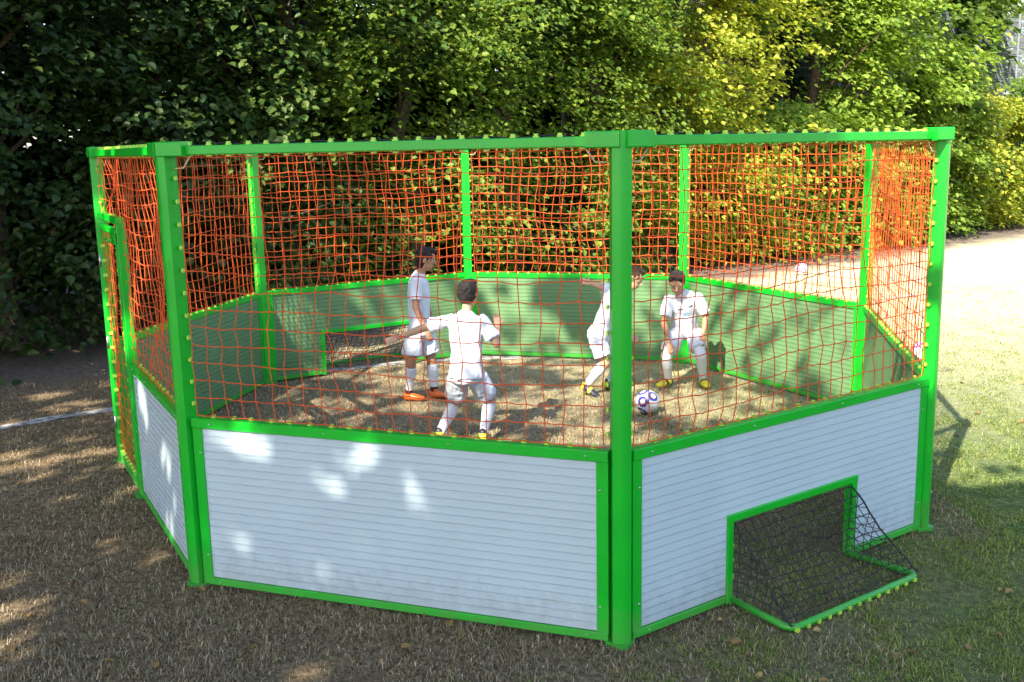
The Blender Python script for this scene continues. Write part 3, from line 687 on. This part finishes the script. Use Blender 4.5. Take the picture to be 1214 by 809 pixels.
# gate in the second side
P, Q, L, e, nrm = edge(1); e3 = np.r_[e, 0]; n3 = np.r_[nrm, 0]; xm = L*.635; GT = 1.98
mb = MB(); mb.box(v3(P+e*(xm+.03), GT/2+.01), Z3, e3, n3, GT/2, .028, .032, ch=.005); mb.box(v3(P+e*(xm+.03), .0), e3, n3, Z3, .06, .06, .012); cbuild(mb, 'gate_post', M['green'])
mb = MB(); mb.box(v3(P+e*(xm+L)/2, GT+.025), e3, n3, Z3, (L-xm)/2-.04, .030, .026, ch=.005); cbuild(mb, 'gate_header', M['green'])
gt = empty('gate'); gt.parent = court
x0, x1 = xm+.075, L-.085
mb = MB()
for x in (x0+.02, x1-.02): mb.box(v3(P+e*x+nrm*.012, 1.005), Z3, e3, n3, .935, .020, .022, ch=.004)
for z in (.09, 1.92): mb.box(v3(P+e*(x0+x1)/2+nrm*.012, z), e3, n3, Z3, (x1-x0)/2-.04, .0215, .020, ch=.004)
cbuild(mb, 'gate_frame', M['green'], gt)
make_net(9, P+nrm*.012, e, nrm, x0+.045, x1-.045, .115, 1.895, .095, .0027, M['orange'], 'gate_net', gt, 55, slack=.03)
mb = MB(); mb.box(v3(P+e*(x0+.03)+nrm*.045, 1.88), e3, n3, Z3, .085, .008, .04); mb.tube([v3(P+e*(x0+.0)+nrm*.055, 1.87), v3(P+e*(x0+.02)+nrm*.085, 1.87), v3(P+e*(x0+.11)+nrm*.085, 1.875)], .008, 8); cbuild(mb, 'latch', M['green'], gt)
for z in (.35, 1.0, 1.65):
    mb = MB(); mb.tube([v3(P+e*(x1+.008)+nrm*.04, z-.05), v3(P+e*(x1+.008)+nrm*.04, z+.05)], .012, 8); cbuild(mb, 'hinge', M['steel'], gt, True)
mb = MB()
for z in np.arange(.16, 1.88, .115):
    for x in (x0+.043, x1-.043): mb.box(v3(P+e*x+nrm*.02, z), e3, n3, Z3, .008, .016, .012)
for x in np.arange(x0+.1, x1-.06, .1): mb.box(v3(P+e*x+nrm*.02, .118), e3, n3, Z3, .010, .014, .008)
o_ = mb.build('net_clips', M['clip'], gt); o_['kind'] = 'stuff'

# ------------------------------------------------------------------ footballs
def ico_dirs():
    g = (1+5**.5)/2; v = []
    for a in (-1, 1):
        for b in (-g, g): v += [(0, a, b), (a, b, 0), (b, 0, a)]
    return unit(np.array(v, float))
def football(loc, label, rot, hue='ballviolet', name='football'):
    nu, nv = 72, 44; th = np.linspace(0, np.pi, nv+1); vv = []
    for t in th: vv.append(np.stack([np.sin(t)*np.cos(np.arange(nu)*2*np.pi/nu), np.sin(t)*np.sin(np.arange(nu)*2*np.pi/nu), np.full(nu, math.cos(t))], 1))
    D_ = np.concatenate(vv); ii, jj = np.meshgrid(np.arange(nv), np.arange(nu), indexing='ij')
    F = np.stack([ii*nu+jj, (ii+1)*nu+jj, (ii+1)*nu+(jj+1) % nu, ii*nu+(jj+1) % nu], -1).reshape(-1, 4)
    cd = unit(D_[F].mean(1)); Rm = np.array(Matrix.Rotation(rot[0], 3, 'X') @ Matrix.Rotation(rot[1], 3, 'Z'))
    S_ = ico_dirs(); dots = np.sort(cd@S_.T, axis=1); a1 = np.arccos(np.clip(dots[:, -1], -1, 1)); a2 = np.arccos(np.clip(dots[:, -2], -1, 1)); near = np.argmax(cd@S_.T, axis=1)
    mi = np.zeros(len(F), int)
    pick = np.isin(near, [0, 2, 3, 5, 6, 8, 9, 10])
    mi[(a1 > .24) & (a1 < .42) & pick] = 1; mi[(a1 > .42) & (a1 < .49) & pick] = 2
    seam = np.abs(a1-a2) < .02
    rad = .11*(1-.006*np.exp(-((np.arccos(np.clip(np.sort(D_@S_.T, axis=1)[:, -1], -1, 1))-.55)/.02)**2))
    V = (D_*rad[:, None])@Rm.T
    o = np_mesh(name, V, F, [M['ballwhite'], M[hue], M['ballblue'] if hue == 'ballviolet' else M['ballpink']], mi=mi, smooth=True); o.location = loc
    return tag(o, label, 'football', 'white footballs with coloured bands')
football((1.24, .69, .108), 'white football with violet and blue bands on the grass inside the court', (.4, .9))
football((5.42, 10.46, .108), 'small looking pale violet football lying far back by the hedge', (1.2, .3), 'ballpink')
football((4.59, 2.72, .108), 'pink banded football on the sunny grass just outside the right side net', (.2, 1.7), 'ballpink')

# fallen leaves
r_ = np.random.default_rng(4); n = 520; th = r_.uniform(-.6, .6, n); rr = np.exp(r_.uniform(math.log(3.6), math.log(16), n))
x = rr*np.sin(th); y = -8.53+rr*np.cos(th); ok = (hedge_d(x, y) > -.5) & ((hedge_d(x, y) < 2.5) | (r_.random(n) < .45)); x, y = x[ok], y[ok]; n = len(x)
c = np.stack([x, y, [GZ(a, b)+.022 for a, b in zip(x, y)]], 1); nr = unit(np.stack([r_.normal(0, .3, n), r_.normal(0, .3, n), np.ones(n)], 1)); ax = r_.normal(0, 1, (n, 3)); ax = unit(ax-nr*(ax*nr).sum(1)[:, None])
V, F = leaves_np(c, ax, nr, r_.uniform(.03, .065, n), .4, .15)
tag(np_mesh('fallen_leaves', V, F, M['deadleaf']), 'dry brown leaves scattered on the turf', 'leaf litter', kind='stuff')

# ------------------------------------------------------------------ people
def loft(mb, rings, lat, k=18, mi=0):
    """rings: (centre, half width along lat, half depth); rounded ends come from the ring list"""
    pts = [np.array(r[0], float) for r in rings]; n = len(rings); vs = []
    for i, r in enumerate(rings):
        d = pts[min(i+1, n-1)]-pts[max(i-1, 0)]; d /= np.linalg.norm(d)+1e-9
        l = np.array(r[3] if len(r) > 3 else lat, float); l = l-d*(l@d); l /= np.linalg.norm(l); f = np.cross(d, l)
        vs += [pts[i]+l*r[1]*math.cos(2*math.pi*j/k)+f*r[2]*math.sin(2*math.pi*j/k) for j in range(k)]
    mb.add(vs, [(i*k+j, i*k+(j+1) % k, (i+1)*k+(j+1) % k, (i+1)*k+j) for i in range(n-1) for j in range(k)]+[tuple(range(k-1, -1, -1)), tuple((n-1)*k+j for j in range(k))], mi)
def capsule(mb, a, b, ra, rb, k=14, fl=1.0, lat=(1, 0, 0), bulge=0.0, at=.35):
    a = np.array(a, float); b = np.array(b, float); d = (b-a)/(np.linalg.norm(b-a)+1e-9)
    if abs(d@np.array(lat)) > .92: lat = (0, 1, 0)
    R_ = [(a-d*ra*.95, ra*.25, ra*.25*fl), (a-d*ra*.6, ra*.78, ra*.78*fl)]
    for t in np.linspace(0, 1, 7):
        r = ra+(rb-ra)*t+bulge*math.exp(-((t-at)/.22)**2); R_.append((a+(b-a)*t, r, r*fl))
    R_ += [(b+d*rb*.6, rb*.78, rb*.78*fl), (b+d*rb*.95, rb*.25, rb*.25*fl)]
    loft(mb, R_, lat, k)
def ellip(mb, c, axes, rad, k=16, m_=10):
    c = np.array(c, float); ax = [np.array(a, float) for a in axes]; vs = []
    for i in range(m_+1):
        t = .12+(math.pi-.24)*i/m_
        for j in range(k):
            p_ = 2*math.pi*j/k; vs.append(c+ax[0]*rad[0]*math.sin(t)*math.cos(p_)+ax[1]*rad[1]*math.sin(t)*math.sin(p_)+ax[2]*rad[2]*math.cos(t))
    mb.add(vs, [(i*k+j, i*k+(j+1) % k, (i+1)*k+(j+1) % k, (i+1)*k+j) for i in range(m_) for j in range(k)]+[tuple(range(k-1, -1, -1)), tuple(m_*k+j for j in range(k))])
def remeshed(mb, name, mats, voxel, parent=None, smooth=4, disp=None):
    o = mb.build('tmp', mats); md = o.modifiers.new('r', 'REMESH'); md.mode = 'VOXEL'; md.voxel_size = voxel; md.use_smooth_shade = True
    s = o.modifiers.new('s', 'SMOOTH'); s.factor = .5; s.iterations = smooth
    dg = bpy.context.evaluated_depsgraph_get(); dg.update()
    me = bpy.data.meshes.new_from_object(o.evaluated_get(dg)); me.name = name
    old = o.data; bpy.data.objects.remove(o); bpy.data.meshes.remove(old)
    me.materials.clear()
    for a in mats: me.materials.append(a)
    nv = len(me.vertices); co = np.empty(nv*3, np.float32); me.vertices.foreach_get('co', co); co = co.reshape(-1, 3)
    if disp is not None:
        nr = np.empty(nv*3, np.float32); me.vertices.foreach_get('normal', nr); nr = nr.reshape(-1, 3)
        dd = np.array([disp(Vector(map(float, q))) for q in co]); co = co+nr*dd[:, None]; me.vertices.foreach_set('co', co.ravel().astype(np.float32))
    me.polygons.foreach_set('use_smooth', [True]*len(me.polygons)); me.polygons.foreach_set('material_index', [0]*len(me.polygons)); me.update()
    ob = bpy.data.objects.new(name, me); C.objects.link(ob)
    if parent: ob.parent = parent
    return ob
def A(*v): return np.array(v, float)
def person(j, face, headup, label, skin, hair, shoe, shoe2, footdir, handdir, cuff=None, tights=False, long_hair=0.0, marks=None):
    """j: joints in world metres. face: unit direction the face looks; origin = ground under hips"""
    org = A(j['hip'][0], j['hip'][1], 0); J = {k: A(*v)-org for k, v in j.items()}
    face = unit(A(*face)); headup = unit(A(*headup)); face = unit(face-headup*(face@headup)); side = np.cross(headup, face)   # points to the figure's left
    shax = unit(J['shl']-J['shr']); hiax = unit(J['hil']-J['hir']); spine = unit(J['neck']-J['hip']); chestf = unit(np.cross(spine, -shax)); 
    b = MB()
    shm = (J['shl']+J['shr'])/2; sw = np.linalg.norm(J['shl']-J['shr'])/2; hip = J['hip']; nk = J['neck']
    waist = hip*.55+shm*.45
    loft(b, [(hip-spine*.07, .055, .05, hiax), (hip-spine*.03, .115, .085, hiax), (hip+spine*.04, .122, .088, hiax), (waist, .103, .074), (J['hip']*.25+shm*.75, .120, .085), (shm-spine*.035, .130, .082), (shm+spine*.012, .105, .06), (nk-spine*.01, .052, .048), (nk+spine*.02, .03, .03)], shax)
    # legs
    for s_ in 'lr':
        h_, k_, a_ = J['hi'+s_], J['kn'+s_], J['an'+s_]
        capsule(b, h_, k_, .074, .050, lat=hiax); capsule(b, k_, a_, .047, .030, lat=hiax, bulge=.010, at=.3)
        fd = unit(A(*footdir[s_])); capsule(b, a_-Z3*.035-fd*.02, a_-Z3*.045+fd*.12, .034, .026, fl=.8, lat=np.cross(fd, Z3))
        s0 = J['sh'+s_]; e0, w0 = J['el'+s_], J['ha'+s_]
        capsule(b, s0, e0, .042, .033, lat=spine); wd = unit(w0-e0); wr = w0
        capsule(b, e0, wr, .034, .022, lat=spine, bulge=.003)
        # hand
        hd = unit(A(*handdir[s_])) if s_ in handdir else wd
        pn = unit(np.cross(hd, A(.31, .4, .86))); sd_ = np.cross(hd, pn)
        pal = wr+hd*.045; ellip(b, pal, (sd_, pn, hd), (.033, .015, .042))
        for q, (o_, ln) in enumerate(((-.024, .046), (-.008, .056), (.008, .052), (.023, .040))):
            f0 = wr+hd*.075+sd_*o_; f1 = f0+hd*ln*.5+sd_*o_*.15-pn*.004; f2 = f1+hd*ln*.4-pn*ln*.35
            capsule(b, f0-hd*.02, f1, .0078, .0072, 8); capsule(b, f1, f2, .0072, .006, 8)
        t0 = wr+hd*.025-sd_*.026; t1 = t0+hd*.025-sd_*.022-pn*.006; capsule(b, t0+sd_*.01, t1, .0095, .008, 8); capsule(b, t1, t1+hd*.022-sd_*.004-pn*.008, .008, .0065, 8)
    # neck + head
    hc = J['head']; capsule(b, nk-spine*.03, hc-headup*.055-face*.015, .042, .042)
    ellip(b, hc+headup*.018, (side, face, headup), (.074, .092, .092))
    ellip(b, hc-headup*.045+face*.022, (side, face, headup), (.056, .064, .068))        # jaw
    capsule(b, hc+face*.086+headup*.012, hc+face*.105-headup*.020, .008, .013, 10)      # nose
    for sg in (1, -1):
        ellip(b, hc+side*.076*sg-face*.008-headup*.005, (side, face, headup), (.010, .019, .030), 10, 8)
        ellip(b, hc+face*.080+side*.030*sg+headup*.026, (side, face, headup), (.022, .012, .007), 10, 6)   # brow
    ellip(b, hc+face*.083-headup*.050, (side, face, headup), (.022, .010, .009), 10, 6)
    body = remeshed(b, 'person', [skin, M['eye'], M['eyewhite'], M['lip'], hair], .0062, None, 3)
    me = body.data; npoly = len(me.polygons); cen = np.empty(npoly*3, np.float32); me.polygons.foreach_get('center', cen); cen = cen.reshape(-1, 3)-hc.astype(np.float32)
    u, f, h = cen@side, cen@face, cen@headup; mi = np.zeros(npoly, int)
    for sg in (1, -1):
        d = ((u-.031*sg)/.015)**2+((h-.004)/.0085)**2; mi[(d < 1) & (f > .05)] = 2
        d = ((u-.031*sg)/.0075)**2+((h-.004)/.0085)**2; mi[(d < 1) & (f > .05)] = 1
        mi[(np.abs(u-.032*sg) < .020) & (np.abs(h-.026) < .0024) & (f > .05)] = 4
    mi[(np.abs(u) < .024) & (np.abs(h+.050) < .0085) & (f > .06)] = 3
    me.polygons.foreach_set('material_index', mi)
    body.location = org
    # hair
    b = MB(); ellip(b, hc+headup*.036-face*.016, (side, face, headup), (.083, .095, .088))
    ellip(b, hc+headup*.010-face*.038, (side, face, headup), (.080, .072, .090+long_hair*.02))
    ellip(b, hc+headup*.098+face*.035, (side, face, headup), (.060, .052, .028))
    if long_hair > 5: ellip(b, hc+headup*.060+face*.055, (side, face, headup), (.070, .045, .040))
    remeshed(b, 'hair', [hair], .007, body, 1, lambda q: .010*noise.noise(q*38)+.006*noise.noise(q*90))
    # shirt
    b = MB(); hem = hip-spine*.035
    fr = (hiax+shax); fr = fr/np.linalg.norm(fr)
    loft(b, [(hem, .150, .118, fr), (hem+spine*.012, .153, .121, fr), (hip+spine*.08, .142, .110, fr), (waist+spine*.03, .132, .100), (hip*.25+shm*.75, .142, .106), (shm-spine*.030, .148, .100), (shm+spine*.018, .118, .074), (nk-spine*.004, .060, .055), (nk+spine*.004, .045, .042)], shax, 22)
    for s_ in 'lr':
        s0, e0 = J['sh'+s_], J['el'+s_]; d = unit(e0-s0); end = s0+d*min(.80*np.linalg.norm(e0-s0), .19)
        l = spine if abs(d@spine) < .85 else chestf
        loft(b, [(s0-d*.045, .02, .02), (s0-d*.03, .045, .045), (s0, .058, .056), (s0+(end-s0)*.5, .062, .060), (end, .068, .064)], l, 16)
    ph = random.random()*9
    def wr_(q):
        t = Vector((q.x*9, q.y*9, q.z*4.0+ph)); t2 = Vector((q.x*22, q.y*22, q.z*10+ph))
        return .016*noise.noise(t)+.010*noise.noise(t2)-.006*abs(noise.noise(t*1.7))
    shirt = remeshed(b, 'shirt', [M['jersey'], M['print'], M['printblue']], .008, body, 2, wr_)
    if marks:
        me = shirt.data; npoly = len(me.polygons); cen = np.empty(npoly*3, np.float32); me.polygons.foreach_get('center', cen); cen = cen.reshape(-1, 3)-((shm+hip)/2).astype(np.float32)
        cf = unit(A(*marks)); uu, hh, ff = cen@shax, cen@spine, cen@cf; mi = np.zeros(npoly, int)
        mi[(ff > .03) & (np.abs(uu+.055) < .026) & (np.abs(hh-.115) < .007)] = 1; mi[(ff > .03) & (np.abs(uu-.05) < .018) & (np.abs(hh-.12) < .008)] = 1
        mi[(ff > .03) & (np.abs(uu) < .045) & (np.abs(hh-.03) < .035)] = 2
        me.polygons.foreach_set('material_index', mi)
    # shorts
    b = MB(); loft(b, [(hip+spine*.07, .125, .095, hiax), (hip, .142, .108, hiax), (hip-spine*.07, .135, .104, hiax), (hip-spine*.10, .09, .07, hiax)], hiax)
    for s_ in 'lr':
        h_, k_ = J['hi'+s_], J['kn'+s_]; d = k_-h_; l = hiax
        loft(b, [(h_+spine*.02, .06, .06), (h_, .086, .088), (h_+d*.35, .092, .094), (h_+d*.70, .098, .098), (h_+d*.74, .097, .096)], l, 18)
    remeshed(b, 'shorts', [M['shorts']], .008, body, 2, lambda q: (.016*noise.noise(Vector((q.x*14, q.y*14, q.z*6+2))))+.007*noise.noise(q*30))
    # socks, shoes
    for s_ in 'lr':
        k_, a_ = J['kn'+s_], J['an'+s_]; d = a_-k_; b = MB(); top = k_+d*.16
        capsule(b, top, a_-Z3*.01, .050, .039, lat=hiax, bulge=.009, at=.22, k=16)
        if tights: capsule(b, k_+(J['hi'+s_]-k_)*.6, k_, .072, .057, lat=hiax, k=16); capsule(b, k_, k_+d*.3, .057, .055, lat=hiax, k=16)
        sk = remeshed(b, 'sock', [M['sock'], cuff or M['sock']], .007, body, 2, lambda q: .0025*noise.noise(q*30))
        if cuff:
            me = sk.data; npoly = len(me.polygons); cen = np.empty(npoly*3, np.float32); me.polygons.foreach_get('center', cen); cen = cen.reshape(-1, 3)
            me.polygons.foreach_set('material_index', ((cen-a_)@unit(d) > -.035).astype(int))
        fd = unit(A(*footdir[s_])); lt = unit(np.cross(fd, Z3)); b = MB(); g = a_-Z3*.040
        if abs(fd[2]) < .5: g[2] = max(g[2], .036)
        n_ = np.cross(lt, fd)
        loft(b, [(g-fd*.055, .020, .020), (g-fd*.048, .034, .034), (g-fd*.01, .041, .042), (g+fd*.05-n_*.004, .046, .034), (g+fd*.11-n_*.009, .046, .027), (g+fd*.15-n_*.011, .034, .022), (g+fd*.165-n_*.012, .016, .014)], lt, 16)
        capsule(b, g, a_+Z3*.01, .038, .040)
        for q in (-.035, .0, .06, .095, .125):
            for t in (-.02, .02): capsule(b, g+fd*q+lt*t-n_*.02, g+fd*q+lt*t-n_*.040, .007, .006, 6)
        sh = remeshed(b, 'shoe', [shoe, shoe2], .006, body, 2)
        me = sh.data; npoly = len(me.polygons); cen = np.empty(npoly*3, np.float32); me.polygons.foreach_get('center', cen); cen = (cen.reshape(-1, 3)-g)
        t = cen@fd; me.polygons.foreach_set('material_index', (((t < -.02) | ((t > .03) & (t < .06))) & (np.abs(cen@n_) < .05)).astype(int))
    return tag(body, label, 'person', 'boys playing in the court')

person(dict(head=(-.829, 1.36, 1.405), neck=(-.882, 1.40, 1.275), hip=(-.915, 1.40, .70), shr=(-.915, 1.25, 1.215), shl=(-.905, 1.55, 1.21), elr=(-.925, 1.20, .965), har=(-.835, 1.16, .75), ell=(-.87, 1.60, .95), hal=(-.80, 1.62, .76),
            hir=(-.965, 1.33, .66), hil=(-.860, 1.47, .66), knr=(-1.000, 1.30, .40), knl=(-.815, 1.46, .385), anr=(-1.04, 1.37, .085), anl=(-.795, 1.44, .085)),
       (.85, .05, -.45), (.25, 0, 1), 'tall boy in white kit and orange shoes standing sideways and looking down', M['skin'], M['hair'], M['orangeshoe'], M['orangeshoe'],
       dict(r=(.95, -.25, -.05), l=(.95, -.1, -.05)), dict(r=(.45, -.1, -.9), l=(.3, .1, -.9)), M['maroon'], long_hair=1.0)
person(dict(head=(-.362, -.09, 1.262), neck=(-.380, -.12, 1.125), hip=(-.395, -.151, .60), shl=(-.515, -.131, 1.055), shr=(-.250, -.131, 1.055), ell=(-.745, -.10, .985), hal=(-.955, -.08, .905), elr=(-.135, -.20, .855), har=(-.120, -.02, .955),
            hil=(-.470, -.131, .565), hir=(-.315, -.131, .565), knl=(-.500, .02, .315), knr=(-.200, .02, .330), anl=(-.640, -.13, .085), anr=(-.266, -.20, .085)),
       (.35, .92, -.15), (0, .05, 1), 'boy in white kit seen from behind with his left arm stretched out, legs apart', M['skin2'], M['hair'], M['darkshoe'], M['yellowshoe'],
       dict(l=(-.3, .95, -.05), r=(.2, .95, -.05)), dict(l=(-.9, .1, -.35), r=(-.1, .5, .8)), None)
person(dict(head=(1.200, 1.48, 1.165), neck=(1.115, 1.50, 1.055), hip=(.865, 1.522, .60), shl=(1.035, 1.65, 1.01), shr=(1.030, 1.37, 1.01), ell=(.915, 1.72, 1.045), hal=(.810, 1.70, 1.09), elr=(1.10, 1.24, .82), har=(1.13, 1.30, .62),
            hir=(.840, 1.455, .565), hil=(.895, 1.59, .565), knr=(.915, 1.40, .335), knl=(1.11, 1.62, .34), anr=(.730, 1.44, .115), anl=(.965, 1.62, .085)),
       (.8, -.25, -.5), (.5, 0, .86), 'boy in white kit half hidden behind the thick front post, running with one arm back', M['skin2'], M['hairbrown'], M['darkshoe'], M['yellowshoe'],
       dict(r=(.75, -.35, -.45), l=(.9, -.3, -.15)), dict(l=(-.95, .2, .25), r=(.8, 0, -.4)), None)
person(dict(head=(1.650, 1.600, 1.095), neck=(1.690, 1.700, .985), hip=(1.782, 1.860, .58), shl=(1.880, 1.735, .925), shr=(1.590, 1.735, .915), elr=(1.535, 1.66, .675), har=(1.565, 1.53, .505), ell=(1.985, 1.79, .72), hal=(1.930, 1.66, .56),
            hir=(1.705, 1.830, .560), hil=(1.860, 1.830, .560), knr=(1.555, 1.62, .345), knl=(1.905, 1.62, .345), anr=(1.596, 1.769, .085), anl=(1.955, 1.749, .085)),
       (-.12, -.80, -.55), (-.05, -.50, .86), 'boy in white kit facing the camera, bending forward behind the ball, yellow shoes', M['skin'], M['hair'], M['yellowshoe'], M['darkshoe'],
       dict(r=(-.75, -.6, -.05), l=(.1, -.95, -.05)), dict(r=(.15, -.3, -.9), l=(-.2, -.4, -.9)), None, tights=True, marks=(-.05, -.9, .2))
